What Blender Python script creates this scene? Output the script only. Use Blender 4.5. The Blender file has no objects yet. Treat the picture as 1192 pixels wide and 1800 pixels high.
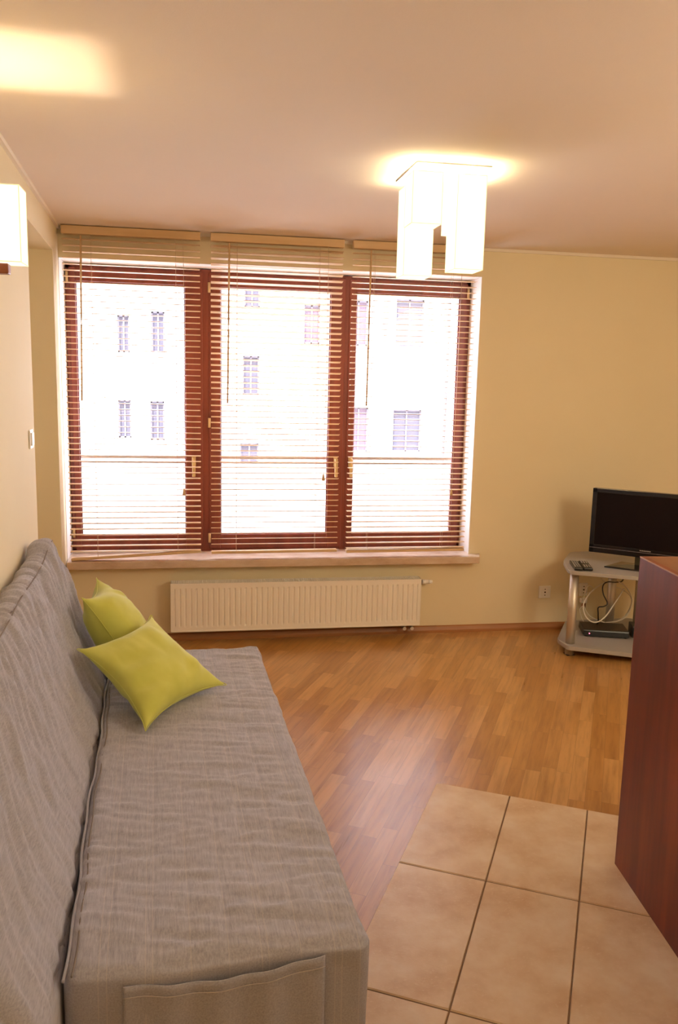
import bpy, bmesh, math, random
import numpy as np
from mathutils import Vector, Matrix

random.seed(7)
rng = np.random.RandomState(11)
S = bpy.context.scene
COL = S.collection
R = math.radians

# ------------------------------------------------------------------ camera
def setup_camera():
    f_px, pit, rol, yaw = 1445.0, R(9.163), R(1.343), R(-10.0)
    r = Vector((1, 0, 0)); f = Vector((0, math.cos(pit), -math.sin(pit))); u = Vector((0, math.sin(pit), math.cos(pit)))
    r, u = math.cos(rol) * r + math.sin(rol) * u, -math.sin(rol) * r + math.cos(rol) * u
    Z = Matrix.Rotation(yaw, 3, 'Z')
    r, u, f = Z @ r, Z @ u, Z @ f
    cd = bpy.data.cameras.new('camera')
    cd.sensor_fit = 'VERTICAL'; cd.sensor_height = 24.0; cd.sensor_width = 24.0
    cd.lens = 24.0 * f_px / 1800.0
    cd.clip_start = 0.02; cd.clip_end = 200
    co = bpy.data.objects.new('camera', cd); COL.objects.link(co)
    m = Matrix(((r.x, u.x, -f.x, 0), (r.y, u.y, -f.y, 0), (r.z, u.z, -f.z, 1.65), (0, 0, 0, 1)))
    co.matrix_world = m
    S.camera = co
setup_camera()

# ------------------------------------------------------------------ world, sun, exposure
W = bpy.data.worlds.new('world'); S.world = W; W.use_nodes = True
bgn = W.node_tree.nodes['Background']
bgn.inputs['Color'].default_value = (0.86, 0.83, 1.0, 1)
bgn.inputs['Strength'].default_value = 6.5

sun = bpy.data.lights.new('sun', 'SUN'); sun.energy = 8.5; sun.angle = R(2); sun.color = (1.0, 0.94, 1.0)
so = bpy.data.objects.new('sun', sun); COL.objects.link(so)
so.rotation_euler = Vector((0.35, 0.75, -0.95)).to_track_quat('-Z', 'Y').to_euler()

# daylight entering through the window (sky portal, gives no light of its own)
pl = bpy.data.lights.new('window_portal', 'AREA'); pl.shape = 'RECTANGLE'; pl.size = 2.54; pl.size_y = 1.78
pl.cycles.is_portal = True
po = bpy.data.objects.new('window_portal', pl); COL.objects.link(po)
po.location = (0.50, 5.47, 1.41); po.rotation_euler = (R(-90), 0, 0)

# warm fill light added out of view on the right, no lamp modelled
def point(name, loc, power, col, rad):
    l = bpy.data.lights.new(name, 'POINT'); l.energy = power; l.color = col; l.shadow_soft_size = rad
    o = bpy.data.objects.new(name, l); COL.objects.link(o); o.location = loc
    return o
FILL_LIGHT = point('added_fill_light', (2.6, 1.3, 2.05), 46.0, (1.0, 0.86, 0.61), 0.45)

S.view_settings.view_transform = 'Standard'
S.view_settings.look = 'None'
S.view_settings.gamma = 1.0
S.view_settings.exposure = 1.06
S.view_settings.use_curve_mapping = False
S.cycles.max_bounces = 12
S.cycles.diffuse_bounces = 6
S.cycles.transparent_max_bounces = 16
S.cycles.sample_clamp_indirect = 6.0
S.cycles.caustics_reflective = False
S.cycles.caustics_refractive = False
S.cycles.use_denoising = True

# ------------------------------------------------------------------ materials
def new_mat(name):
    m = bpy.data.materials.new(name); m.use_nodes = True
    nt = m.node_tree; b = nt.nodes['Principled BSDF']
    return m, nt, b

def mat(name, col, rough=0.5, metal=0.0, emit=None, estr=0.0, spec=0.5, coat=0.0):
    m, nt, b = new_mat(name)
    b.inputs['Base Color'].default_value = (*col, 1)
    b.inputs['Roughness'].default_value = rough
    b.inputs['Metallic'].default_value = metal
    b.inputs['Specular IOR Level'].default_value = spec
    b.inputs['Coat Weight'].default_value = coat
    if emit:
        b.inputs['Emission Color'].default_value = (*emit, 1)
        b.inputs['Emission Strength'].default_value = estr
    return m

def N(nt, typ, **kw):
    n = nt.nodes.new(typ)
    for k, v in kw.items(): setattr(n, k, v)
    return n

def obj_coords(nt, scale=(1, 1, 1), rot=(0, 0, 0), loc=(0, 0, 0)):
    tc = N(nt, 'ShaderNodeTexCoord'); mp = N(nt, 'ShaderNodeMapping')
    mp.inputs['Scale'].default_value = scale; mp.inputs['Rotation'].default_value = rot; mp.inputs['Location'].default_value = loc
    nt.links.new(tc.outputs['Object'], mp.inputs['Vector'])
    return mp.outputs['Vector']

def noise(nt, vec, scale, detail=4, rough=0.5):
    n = N(nt, 'ShaderNodeTexNoise'); n.inputs['Scale'].default_value = scale
    n.inputs['Detail'].default_value = detail; n.inputs['Roughness'].default_value = rough
    nt.links.new(vec, n.inputs['Vector'])
    return n.outputs['Fac']

def ramp(nt, fac, stops):
    r = N(nt, 'ShaderNodeValToRGB'); e = r.color_ramp.elements
    while len(e) < len(stops): e.new(0.5)
    for i, (p, c) in enumerate(stops):
        e[i].position = p; e[i].color = (*c, 1)
    nt.links.new(fac, r.inputs['Fac'])
    return r.outputs['Color']

def bump(nt, b, h, strength, dist):
    n = N(nt, 'ShaderNodeBump'); n.inputs['Strength'].default_value = strength; n.inputs['Distance'].default_value = dist
    nt.links.new(h, n.inputs['Height']); nt.links.new(n.outputs['Normal'], b.inputs['Normal'])

def math_n(nt, op, a, b=None, c=None):
    n = N(nt, 'ShaderNodeMath', operation=op)
    for i, v in enumerate((a, b, c)):
        if v is None: continue
        if isinstance(v, (int, float)): n.inputs[i].default_value = v
        else: nt.links.new(v, n.inputs[i])
    return n.outputs[0]

def mix_col(nt, fac, a, b, blend='MIX'):
    n = N(nt, 'ShaderNodeMix', data_type='RGBA', blend_type=blend)
    if isinstance(fac, (int, float)): n.inputs[0].default_value = fac
    else: nt.links.new(fac, n.inputs[0])
    for i, v in ((6, a), (7, b)):
        if isinstance(v, tuple): n.inputs[i].default_value = (*v, 1)
        else: nt.links.new(v, n.inputs[i])
    return n.outputs[2]

def paint(name, col, var=0.03):
    m, nt, b = new_mat(name)
    v = obj_coords(nt)
    c2 = tuple(max(0, c - var) for c in col)
    nt.links.new(ramp(nt, noise(nt, v, 1.7, 3), [(0.3, c2), (0.7, col)]), b.inputs['Base Color'])
    b.inputs['Roughness'].default_value = 0.85
    b.inputs['Specular IOR Level'].default_value = 0.2
    bump(nt, b, noise(nt, v, 260, 3), 0.15, 0.002)
    return m

def wood(name, c1, c2, c3, axis='Z', rough=0.4, scale=1.0, coat=0.0, bumps=0.1):
    m, nt, b = new_mat(name)
    s = {'Z': (14, 14, 1.2), 'X': (1.2, 14, 14), 'Y': (14, 1.2, 14)}[axis]
    v = obj_coords(nt, tuple(k * scale for k in s))
    f = noise(nt, v, 1.0, 6, 0.6)
    nt.links.new(ramp(nt, f, [(0.3, c1), (0.5, c2), (0.72, c3)]), b.inputs['Base Color'])
    b.inputs['Roughness'].default_value = rough
    b.inputs['Coat Weight'].default_value = coat; b.inputs['Coat Roughness'].default_value = 0.15
    bump(nt, b, f, bumps, 0.002)
    return m

def glass_mat(name, tint=(0.97, 0.98, 0.98), refl=0.06, milky=0.0):
    m = bpy.data.materials.new(name); m.use_nodes = True; nt = m.node_tree; nt.nodes.clear()
    out = N(nt, 'ShaderNodeOutputMaterial'); tr = N(nt, 'ShaderNodeBsdfTransparent'); gl = N(nt, 'ShaderNodeBsdfGlossy')
    tr.inputs['Color'].default_value = (*tint, 1); gl.inputs['Roughness'].default_value = 0.02
    mx = N(nt, 'ShaderNodeMixShader'); mx.inputs[0].default_value = refl
    nt.links.new(tr.outputs[0], mx.inputs[1]); nt.links.new(gl.outputs[0], mx.inputs[2])
    last = mx.outputs[0]
    if milky:
        tl = N(nt, 'ShaderNodeBsdfTranslucent'); tl.inputs['Color'].default_value = (0.9, 0.92, 0.9, 1)
        df = N(nt, 'ShaderNodeBsdfDiffuse'); df.inputs['Color'].default_value = (0.9, 0.92, 0.9, 1)
        m0 = N(nt, 'ShaderNodeMixShader'); m0.inputs[0].default_value = 0.5
        nt.links.new(tl.outputs[0], m0.inputs[1]); nt.links.new(df.outputs[0], m0.inputs[2])
        m2 = N(nt, 'ShaderNodeMixShader'); m2.inputs[0].default_value = milky
        nt.links.new(last, m2.inputs[1]); nt.links.new(m0.outputs[0], m2.inputs[2]); last = m2.outputs[0]
    nt.links.new(last, out.inputs['Surface'])
    return m

M_WALL = paint('cream_wall_paint', (0.82, 0.725, 0.51))
M_REVEAL = paint('white_reveal_paint', (0.84, 0.82, 0.79), 0.01)
M_CEIL = paint('ceiling_paint', (0.83, 0.73, 0.64), 0.015)
M_TRIM = mat('pale_cornice', (0.82, 0.74, 0.62), 0.6)
M_FRAME = wood('mahogany_window_wood', (0.14, 0.026, 0.014), (0.19, 0.038, 0.020), (0.24, 0.054, 0.028), 'Z', 0.38)
M_BLIND = wood('light_blind_wood', (0.64, 0.43, 0.21), (0.71, 0.49, 0.26), (0.77, 0.56, 0.32), 'X', 0.45)
M_CORD = mat('beige_cord', (0.62, 0.48, 0.33), 0.8)
M_CLEAR = mat('clear_plastic', (0.85, 0.85, 0.85), 0.2)
M_BRASS = mat('satin_brass', (0.62, 0.45, 0.22), 0.35, 0.7)
M_GLASS = glass_mat('window_glass')
M_FROST = glass_mat('frosted_balustrade_glass', (0.95, 0.97, 0.95), 0.05, 0.75)
M_RAIL = mat('grey_metal_rail', (0.62, 0.62, 0.64), 0.5)
M_RAD = mat('radiator_enamel', (0.88, 0.84, 0.76), 0.35)
M_RADDARK = mat('radiator_inside_shade', (0.09, 0.075, 0.06), 0.8)
M_WHITE = mat('white_plastic', (0.85, 0.83, 0.79), 0.35)
M_CABLEW = mat('white_cable', (0.80, 0.76, 0.66), 0.5)
M_BLACK = mat('black_plastic', (0.012, 0.011, 0.011), 0.3)
M_GLOSSB = mat('gloss_black', (0.008, 0.007, 0.008), 0.12, coat=0.5)
M_SCREEN = mat('tv_screen', (0.010, 0.006, 0.007), 0.30, spec=0.12)
M_BRONZE = mat('dark_olive_gloss', (0.06, 0.05, 0.025), 0.2)
M_GREYB = mat('grey_button', (0.45, 0.42, 0.38), 0.5)
M_LED = mat('red_led', (0.9, 0.05, 0.08), 0.3, emit=(1, 0.12, 0.2), estr=3)
M_LEDW = mat('white_led', (0.8, 0.9, 0.9), 0.3, emit=(0.8, 0.95, 0.9), estr=0.7)
M_STAND = mat('grey_laminate', (0.40, 0.38, 0.36), 0.4)
M_STANDEDGE = mat('light_edge_strip', (0.52, 0.48, 0.42), 0.45)
M_METAL = mat('satin_aluminium', (0.60, 0.55, 0.48), 0.42, 0.75)
M_HOLE = mat('dark_hole', (0.05, 0.03, 0.02), 0.8)
M_FACADE = paint('white_facade', (0.86, 0.86, 0.84), 0.02)
M_LEDGE = mat('grey_ledge', (0.10, 0.095, 0.10), 0.8, spec=0.1)
M_PAVE = mat('grey_paving', (0.45, 0.44, 0.42), 0.9)
M_DARKPANE = mat('facade_pane', (0.075, 0.072, 0.088), 0.6, spec=0.05)
M_OLDFRAME = mat('grey_window_frame', (0.15, 0.14, 0.16), 0.8, spec=0.1)
M_PINKPANE = mat('pink_curtain_pane', (0.115, 0.085, 0.105), 0.6, spec=0.05)
M_SKIRT = wood('oak_skirting', (0.30, 0.12, 0.035), (0.37, 0.155, 0.05), (0.43, 0.19, 0.07), 'X', 0.4)
M_SCONCEWOOD = wood('red_brown_wood', (0.16, 0.035, 0.012), (0.22, 0.055, 0.018), (0.27, 0.075, 0.025), 'Y', 0.35)

def marble():
    m, nt, b = new_mat('rose_marble')
    v = obj_coords(nt, (1, 1.6, 2.5), (0, 0, 0.35))
    n1 = noise(nt, v, 5, 8, 0.65)
    c = ramp(nt, n1, [(0.28, (0.46, 0.32, 0.22)), (0.5, (0.60, 0.45, 0.33)), (0.75, (0.70, 0.58, 0.47))])
    nt.links.new(c, b.inputs['Base Color']); b.inputs['Roughness'].default_value = 0.18
    return m
M_MARBLE = marble()

def cabinet_wood():
    m, nt, b = new_mat('cherry_veneer')
    v = obj_coords(nt, (9, 9, 0.9)); v2 = obj_coords(nt, (3, 3, 1.6)); v3 = obj_coords(nt, (60, 60, 3))
    f = noise(nt, v, 1.0, 5, 0.55); g = noise(nt, v2, 1.0, 2, 0.5); h = noise(nt, v3, 1.0, 4, 0.6)
    s = math_n(nt, 'ADD', math_n(nt, 'MULTIPLY', f, 0.55), math_n(nt, 'ADD', math_n(nt, 'MULTIPLY', g, 0.3), math_n(nt, 'MULTIPLY', h, 0.15)))
    c = ramp(nt, s, [(0.36, (0.085, 0.014, 0.008)), (0.5, (0.155, 0.026, 0.011)), (0.64, (0.24, 0.046, 0.014))])
    nt.links.new(c, b.inputs['Base Color']); b.inputs['Roughness'].default_value = 0.42
    b.inputs['Specular IOR Level'].default_value = 0.35
    return m
M_CAB = cabinet_wood()

TILE_A = R(28.8)
def parquet():
    m, nt, b = new_mat('oak_parquet')
    v = obj_coords(nt, (1, 1, 1), (0, 0, TILE_A))
    sp = N(nt, 'ShaderNodeSeparateXYZ'); nt.links.new(v, sp.inputs[0])
    u, w = sp.outputs[0], sp.outputs[1]
    pu = math_n(nt, 'DIVIDE', math_n(nt, 'ADD', u, 20.0), 0.064)
    row = math_n(nt, 'FLOOR', pu)
    wn = N(nt, 'ShaderNodeTexWhiteNoise', noise_dimensions='1D'); nt.links.new(row, wn.inputs['W'])
    pv = math_n(nt, 'ADD', math_n(nt, 'DIVIDE', math_n(nt, 'ADD', w, 20.0), 0.42), math_n(nt, 'MULTIPLY', wn.outputs['Value'], 7.3))
    colm = math_n(nt, 'FLOOR', pv)
    cb = N(nt, 'ShaderNodeCombineXYZ'); nt.links.new(row, cb.inputs[0]); nt.links.new(colm, cb.inputs[1])
    w2 = N(nt, 'ShaderNodeTexWhiteNoise', noise_dimensions='3D'); nt.links.new(cb.outputs[0], w2.inputs['Vector'])
    pid = w2.outputs['Value']
    # grain, shifted plank by plank
    cg = N(nt, 'ShaderNodeCombineXYZ')
    nt.links.new(math_n(nt, 'ADD', math_n(nt, 'MULTIPLY', u, 42.0), math_n(nt, 'MULTIPLY', pid, 90.0)), cg.inputs[0])
    nt.links.new(math_n(nt, 'MULTIPLY', w, 3.2), cg.inputs[1])
    nt.links.new(math_n(nt, 'MULTIPLY', pid, 50.0), cg.inputs[2])
    g = noise(nt, cg.outputs[0], 1.0, 5, 0.62)
    base = ramp(nt, pid, [(0.0, (0.43, 0.205, 0.055)), (0.3, (0.48, 0.240, 0.068)), (0.6, (0.54, 0.285, 0.088)), (1.0, (0.61, 0.345, 0.125))])
    grain = ramp(nt, g, [(0.32, (0.72, 0.66, 0.60)), (0.55, (1, 1, 1)), (0.8, (1.12, 1.12, 1.12))])
    c = mix_col(nt, 1.0, base, grain, 'MULTIPLY')
    fu = math_n(nt, 'FRACT', pu); fv = math_n(nt, 'FRACT', pv)
    eu = math_n(nt, 'MINIMUM', fu, math_n(nt, 'SUBTRACT', 1.0, fu))
    ev = math_n(nt, 'MINIMUM', fv, math_n(nt, 'SUBTRACT', 1.0, fv))
    gap = math_n(nt, 'MAXIMUM', math_n(nt, 'LESS_THAN', eu, 0.014), math_n(nt, 'LESS_THAN', ev, 0.0025))
    c2 = mix_col(nt, math_n(nt, 'MULTIPLY', gap, 0.45), c, (0.16, 0.07, 0.025))
    # a few worn dark stains
    st = noise(nt, obj_coords(nt, (1, 1, 1)), 2.3, 3, 0.5)
    stf = math_n(nt, 'MULTIPLY', math_n(nt, 'GREATER_THAN', st, 0.69), 0.18)
    c3 = mix_col(nt, stf, c2, (0.20, 0.11, 0.06))
    nt.links.new(c3, b.inputs['Base Color'])
    rr = N(nt, 'ShaderNodeMapRange'); nt.links.new(g, rr.inputs[0]); rr.inputs[3].default_value = 0.24; rr.inputs[4].default_value = 0.36
    nt.links.new(rr.outputs[0], b.inputs['Roughness'])
    b.inputs['Coat Weight'].default_value = 0.75; b.inputs['Coat Roughness'].default_value = 0.30
    bump(nt, b, math_n(nt, 'SUBTRACT', math_n(nt, 'MULTIPLY', g, 0.3), gap), 0.15, 0.0015)
    return m
M_PARQ = parquet()

def tile_mat():
    m, nt, b = new_mat('terracotta_beige_tile')
    v = obj_coords(nt); vs = obj_coords(nt, (1, 1.6, 1), (0, 0, TILE_A))
    a = noise(nt, v, 5.0, 5, 0.6); d = noise(nt, vs, 80.0, 3, 0.6)
    c = ramp(nt, a, [(0.34, (0.66, 0.47, 0.29)), (0.5, (0.76, 0.60, 0.42)), (0.66, (0.84, 0.72, 0.56))])
    spk = ramp(nt, d, [(0.60, (0, 0, 0)), (0.68, (1, 1, 1))])
    c2 = mix_col(nt, math_n(nt, 'MULTIPLY', spk, 0.6), c, (0.82, 0.68, 0.52))
    nt.links.new(c2, b.inputs['Base Color']); b.inputs['Roughness'].default_value = 0.34
    bump(nt, b, math_n(nt, 'ADD', d, a), 0.25, 0.0015)
    return m
M_TILE = tile_mat()
M_GROUT = mat('tile_grout', (0.23, 0.15, 0.10), 0.9)

def fabric(name, c1, c2, c3, streak=(260, 14, 260)):
    m, nt, b = new_mat(name)
    v = obj_coords(nt, streak); vw = obj_coords(nt)
    f = noise(nt, v, 1.0, 4, 0.7)
    nt.links.new(ramp(nt, f, [(0.3, c1), (0.5, c2), (0.7, c3)]), b.inputs['Base Color'])
    b.inputs['Roughness'].default_value = 0.92; b.inputs['Specular IOR Level'].default_value = 0.15
    b.inputs['Sheen Weight'].default_value = 0.25
    bump(nt, b, math_n(nt, 'ADD', f, noise(nt, vw, 900, 2)), 0.25, 0.001)
    return m
def quilted(name, base):
    m = base.copy(); m.name = name; nt = m.node_tree; b = nt.nodes['Principled BSDF']
    sp = N(nt, 'ShaderNodeSeparateXYZ'); nt.links.new(obj_coords(nt), sp.inputs[0])
    acc = None
    for c in QLINES:
        l = math_n(nt, 'COMPARE', sp.outputs[0], .36 + c, .0011)
        acc = l if acc is None else math_n(nt, 'MAXIMUM', acc, l)
    old = b.inputs['Base Color'].links[0].from_socket
    nt.links.new(mix_col(nt, math_n(nt, 'MULTIPLY', acc, .5), old, (.50, .47, .48)), b.inputs['Base Color'])
    return m
QLINES = [.045, .062, .14, .155, .235, .315, .385, .400, .470, .545, .560, .60]
M_SOFA = fabric('grey_taupe_cotton', (0.285, 0.288, 0.350), (0.365, 0.364, 0.432), (0.440, 0.440, 0.515))
M_QUILT = quilted('quilted_taupe_cotton', M_SOFA)
M_STITCH = mat('pale_stitching', (.46, .42, .42), .9)
M_PIPE = mat('grey_piping', (0.22, 0.19, 0.18), 0.9)
M_GAP = mat('seam_shadow', (0.10, 0.09, 0.09), 0.95)

def pillow_mat():
    m, nt, b = new_mat('lime_cotton')
    v = obj_coords(nt)
    nt.links.new(ramp(nt, noise(nt, v, 9, 3), [(0.3, (0.55, 0.57, 0.11)), (0.7, (0.63, 0.65, 0.155))]), b.inputs['Base Color'])
    b.inputs['Roughness'].default_value = 0.85; b.inputs['Sheen Weight'].default_value = 0.3
    b.inputs['Specular IOR Level'].default_value = 0.2
    bump(nt, b, noise(nt, v, 700, 2), 0.2, 0.0006)
    return m
M_PILLOW = pillow_mat()

def shade_mat(name, col, strength):
    m, nt, b = new_mat(name)
    b.inputs['Base Color'].default_value = (0.85, 0.80, 0.62, 1); b.inputs['Roughness'].default_value = 0.7
    b.inputs['Emission Color'].default_value = (*col, 1); b.inputs['Emission Strength'].default_value = strength
    return m
M_SHADE = shade_mat('lit_paper_shade', (1.0, 0.98, 0.82), 0.50)
M_SHADEW = shade_mat('lit_sconce_shade', (1.0, 0.98, 0.84), 0.50)

# ------------------------------------------------------------------ mesh helpers
def tag(o, label=None, cat=None, group=None, kind=None):
    if label: o['label'] = label
    if cat: o['category'] = cat
    if group: o['group'] = group
    if kind: o['kind'] = kind
    return o

def empty(name, loc=(0, 0, 0), rz=0.0):
    o = bpy.data.objects.new(name, None); COL.objects.link(o)
    o.location = loc; o.rotation_euler = (0, 0, rz); o.empty_display_size = 0.1
    return o

def mesh_obj(name, verts, faces, m, parent=None, smooth=False, loc=None):
    me = bpy.data.meshes.new(name); me.from_pydata([tuple(v) for v in verts], [], [tuple(f) for f in faces]); me.update()
    me.materials.append(m)
    if smooth:
        me.polygons.foreach_set('use_smooth', [True] * len(me.polygons))
    o = bpy.data.objects.new(name, me); COL.objects.link(o)
    if parent: o.parent = parent
    if loc: o.location = loc
    return o

def bm_obj(name, bm, m, parent=None, smooth=False):
    me = bpy.data.meshes.new(name)
    bmesh.ops.recalc_face_normals(bm, faces=bm.faces)
    bm.to_mesh(me); bm.free(); me.materials.append(m)
    if smooth: me.polygons.foreach_set('use_smooth', [True] * len(me.polygons))
    o = bpy.data.objects.new(name, me); COL.objects.link(o)
    if parent: o.parent = parent
    return o

def add_box(bm, x0, x1, y0, y1, z0, z1, bev=0.0, M=None):
    vs = [bm.verts.new((x, y, z)) for x in (x0, x1) for y in (y0, y1) for z in (z0, z1)]
    fs = [(0, 1, 3, 2), (4, 6, 7, 5), (0, 4, 5, 1), (2, 3, 7, 6), (0, 2, 6, 4), (1, 5, 7, 3)]
    faces = [bm.faces.new([vs[i] for i in f]) for f in fs]
    if bev:
        es = list({e for f in faces for e in f.edges})
        r = bmesh.ops.bevel(bm, geom=es, offset=bev, segments=2, affect='EDGES', profile=0.5)
        vs = list({v for f in r['faces'] for v in f.verts} | {v for v in vs if v.is_valid})
    if M is not None:
        bmesh.ops.transform(bm, matrix=M, verts=[v for v in vs if v.is_valid])
    return vs

def boxes(name, lst, m, parent=None, bev=0.0):
    bm = bmesh.new()
    for b in lst: add_box(bm, *b, bev=bev)
    return bm_obj(name, bm, m, parent)

def add_cyl(bm, p0, p1, r0, r1=None, seg=20, caps=True):
    r1 = r0 if r1 is None else r1
    p0, p1 = Vector(p0), Vector(p1); d = (p1 - p0).normalized()
    a = d.orthogonal().normalized(); b = d.cross(a)
    A, B = [], []
    for i in range(seg):
        t = 2 * math.pi * i / seg; o = math.cos(t) * a + math.sin(t) * b
        A.append(bm.verts.new(p0 + o * r0)); B.append(bm.verts.new(p1 + o * r1))
    for i in range(seg):
        j = (i + 1) % seg; f = bm.faces.new((A[i], A[j], B[j], B[i])); f.smooth = True
    if caps:
        bm.faces.new(A[::-1]); bm.faces.new(B)

def cyl(name, p0, p1, r0, m, parent=None, r1=None, seg=20):
    bm = bmesh.new(); add_cyl(bm, p0, p1, r0, r1, seg); return bm_obj(name, bm, m, parent)

def smooth_path(pts, n=8):
    P = [Vector(p) for p in pts]; P = [2 * P[0] - P[1]] + P + [2 * P[-1] - P[-2]]
    out = []
    for i in range(1, len(P) - 2):
        for k in range(n):
            t = k / n; a, b, c, d = P[i - 1], P[i], P[i + 1], P[i + 2]
            out.append(0.5 * ((2 * b) + (c - a) * t + (2 * a - 5 * b + 4 * c - d) * t * t + (3 * b - a - 3 * c + d) * t ** 3))
    out.append(P[-2]); return out

def tube(name, pts, r, m, parent=None, seg=8, smooth=True, n=8):
    P = smooth_path(pts, n) if smooth else [Vector(p) for p in pts]
    V, F = [], []
    up = Vector((0, 0, 1)); prev = None
    for i, p in enumerate(P):
        d = (P[min(i + 1, len(P) - 1)] - P[max(i - 1, 0)])
        d = d.normalized() if d.length > 1e-9 else Vector((0, 0, 1))
        a = (prev - d * prev.dot(d)) if prev is not None else d.orthogonal()
        a = a.normalized() if a.length > 1e-6 else d.orthogonal().normalized(); prev = a; b = d.cross(a)
        for k in range(seg):
            t = 2 * math.pi * k / seg; V.append(p + (math.cos(t) * a + math.sin(t) * b) * r)
    for i in range(len(P) - 1):
        for k in range(seg):
            j = (k + 1) % seg; F.append((i * seg + k, i * seg + j, (i + 1) * seg + j, (i + 1) * seg + k))
    F.append(tuple(range(seg))[::-1]); F.append(tuple((len(P) - 1) * seg + k for k in range(seg)))
    return mesh_obj(name, V, F, m, parent, smooth=True)

def prism(name, poly, z0, z1, m, parent=None, bev=0.0, off=(0, 0)):
    bm = bmesh.new()
    A = [bm.verts.new((x - off[0], y - off[1], z0)) for x, y in poly]; B = [bm.verts.new((x - off[0], y - off[1], z1)) for x, y in poly]
    n = len(poly); bm.faces.new(A[::-1]); bm.faces.new(B)
    for i in range(n):
        j = (i + 1) % n; bm.faces.new((A[i], A[j], B[j], B[i]))
    bmesh.ops.recalc_face_normals(bm, faces=bm.faces)
    if bev: bmesh.ops.bevel(bm, geom=list(bm.edges), offset=bev, segments=2, affect='EDGES', profile=0.5)
    return bm_obj(name, bm, m, parent)

def round_corners(poly, r, n=5):
    out = []
    L = len(poly)
    for i in range(L):
        p, a, b = Vector(poly[i]), Vector(poly[i - 1]), Vector(poly[(i + 1) % L])
        d1, d2 = (a - p), (b - p); rr = min(r, d1.length * .45, d2.length * .45)
        s, e = p + d1.normalized() * rr, p + d2.normalized() * rr
        for k in range(n + 1):
            t = k / n; q = (1 - t) ** 2 * s + 2 * t * (1 - t) * p + t * t * e; out.append((q.x, q.y))
    return out

def vnoise(x, y, seed=0):
    """smooth 2-D value noise on numpy arrays"""
    r = np.random.RandomState(seed); T = r.rand(256, 256)
    xi = np.floor(x).astype(int); yi = np.floor(y).astype(int); fx = x - xi; fy = y - yi
    fx = fx * fx * (3 - 2 * fx); fy = fy * fy * (3 - 2 * fy)
    g = lambda a, b: T[a % 256, b % 256]
    return (g(xi, yi) * (1 - fx) + g(xi + 1, yi) * fx) * (1 - fy) + (g(xi, yi + 1) * (1 - fx) + g(xi + 1, yi + 1) * fx) * fy - 0.5

def fbm(x, y, seed=0, oct=3):
    s = 0; a = 1.0
    for k in range(oct):
        s = s + a * vnoise(x * 2 ** k + 13 * k, y * 2 ** k + 7 * k, seed + k); a *= 0.5
    return s

# ------------------------------------------------------------------ room geometry constants
D = 5.10                     # window wall
ZC = 2.478                   # ceiling
FY = 5.30                    # window frame face
LW0 = Vector((-0.775, 5.10, 0.0))
LA = R(2.7)                  # left wall is turned a little: its frame has +y along the wall
LWROT = LA
def lw(u, v):                # u = distance from left wall, v = distance back from the window wall corner
    c, s = math.cos(LA), math.sin(LA)
    return (LW0.x + u * c - (-v) * s, LW0.y + u * s + (-v) * c)

# --- floor
fl = mesh_obj('floor', [(-1.4, -1.6, 0), (4.1, -1.6, 0), (4.1, 5.2, 0), (-1.4, 5.2, 0)], [(0, 1, 2, 3)], M_PARQ)
tag(fl, kind='structure')
bm = bmesh.new()
O = Vector((0.982, 3.076)); eu = Vector((math.cos(TILE_A), -math.sin(TILE_A))); ev = Vector((-math.sin(TILE_A), -math.cos(TILE_A)))
TW, TH, GR = 0.3015, 0.612, 0.0035
for i in range(11):
    for j in range(8):
        a0, a1 = i * TW + GR / 2, (i + 1) * TW - GR / 2; b0, b1 = j * TH + GR / 2, (j + 1) * TH - GR / 2
        if i == 0: a0 = 0
        if j == 0: b0 = 0
        q = [O + eu * a + ev * b for a, b in ((a0, b0), (a1, b0), (a1, b1), (a0, b1))]
        lo = [bm.verts.new((p.x, p.y, 0.0005)) for p in q]; c = sum(q, Vector((0, 0))) / 4
        hi = [bm.verts.new((*(p + (c - p).normalized() * 0.0045), 0.0045)) for p in q]
        bm.faces.new(hi)
        for k in range(4): bm.faces.new((lo[k], lo[(k + 1) % 4], hi[(k + 1) % 4], hi[k]))
for co, no in (((3.88, 0, 0), (1, 0, 0)), ((0, -1.48, 0), (0, -1, 0)), ((LW0.x + 0.0, 5.1, 0), (-math.cos(LA), -math.sin(LA), 0))):
    bmesh.ops.bisect_plane(bm, geom=list(bm.verts) + list(bm.edges) + list(bm.faces), plane_co=co, plane_no=no, clear_outer=True)
tag(bm_obj('floor.001', bm, M_TILE), kind='structure')
bm = bmesh.new()
q = [O + eu * a + ev * b for a, b in ((0.0, 0.0), (11 * TW, 0), (11 * TW, 8 * TH), (0.0, 8 * TH))]
bm.faces.new([bm.verts.new((p.x, p.y, 0.0012)) for p in q])
for co, no in (((3.88, 0, 0), (1, 0, 0)), ((0, -1.48, 0), (0, -1, 0)), ((LW0.x, 5.1, 0), (-math.cos(LA), -math.sin(LA), 0))):
    bmesh.ops.bisect_plane(bm, geom=list(bm.verts) + list(bm.edges) + list(bm.faces), plane_co=co, plane_no=no, clear_outer=True)
tag(bm_obj('floor.002', bm, M_GROUT), kind='structure')

# --- ceiling
tag(boxes('ceiling', [(-1.5, 4.1, -1.7, 5.1, ZC, ZC + 0.12)], M_CEIL), kind='structure')

# --- walls
WX0, WX1, WZ0, WZ1 = -0.775, 1.778, 0.50, 2.308
tag(boxes('wall_back', [(-1.5, WX0, D, D + 0.40, 0, ZC + .12), (WX1, 4.1, D, D + 0.40, 0, ZC + .12), (WX0, WX1, D, D + 0.40, 0, WZ0), (WX0, WX1, D, D + 0.40, WZ1, ZC + .12)], M_WALL), kind='structure')
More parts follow.
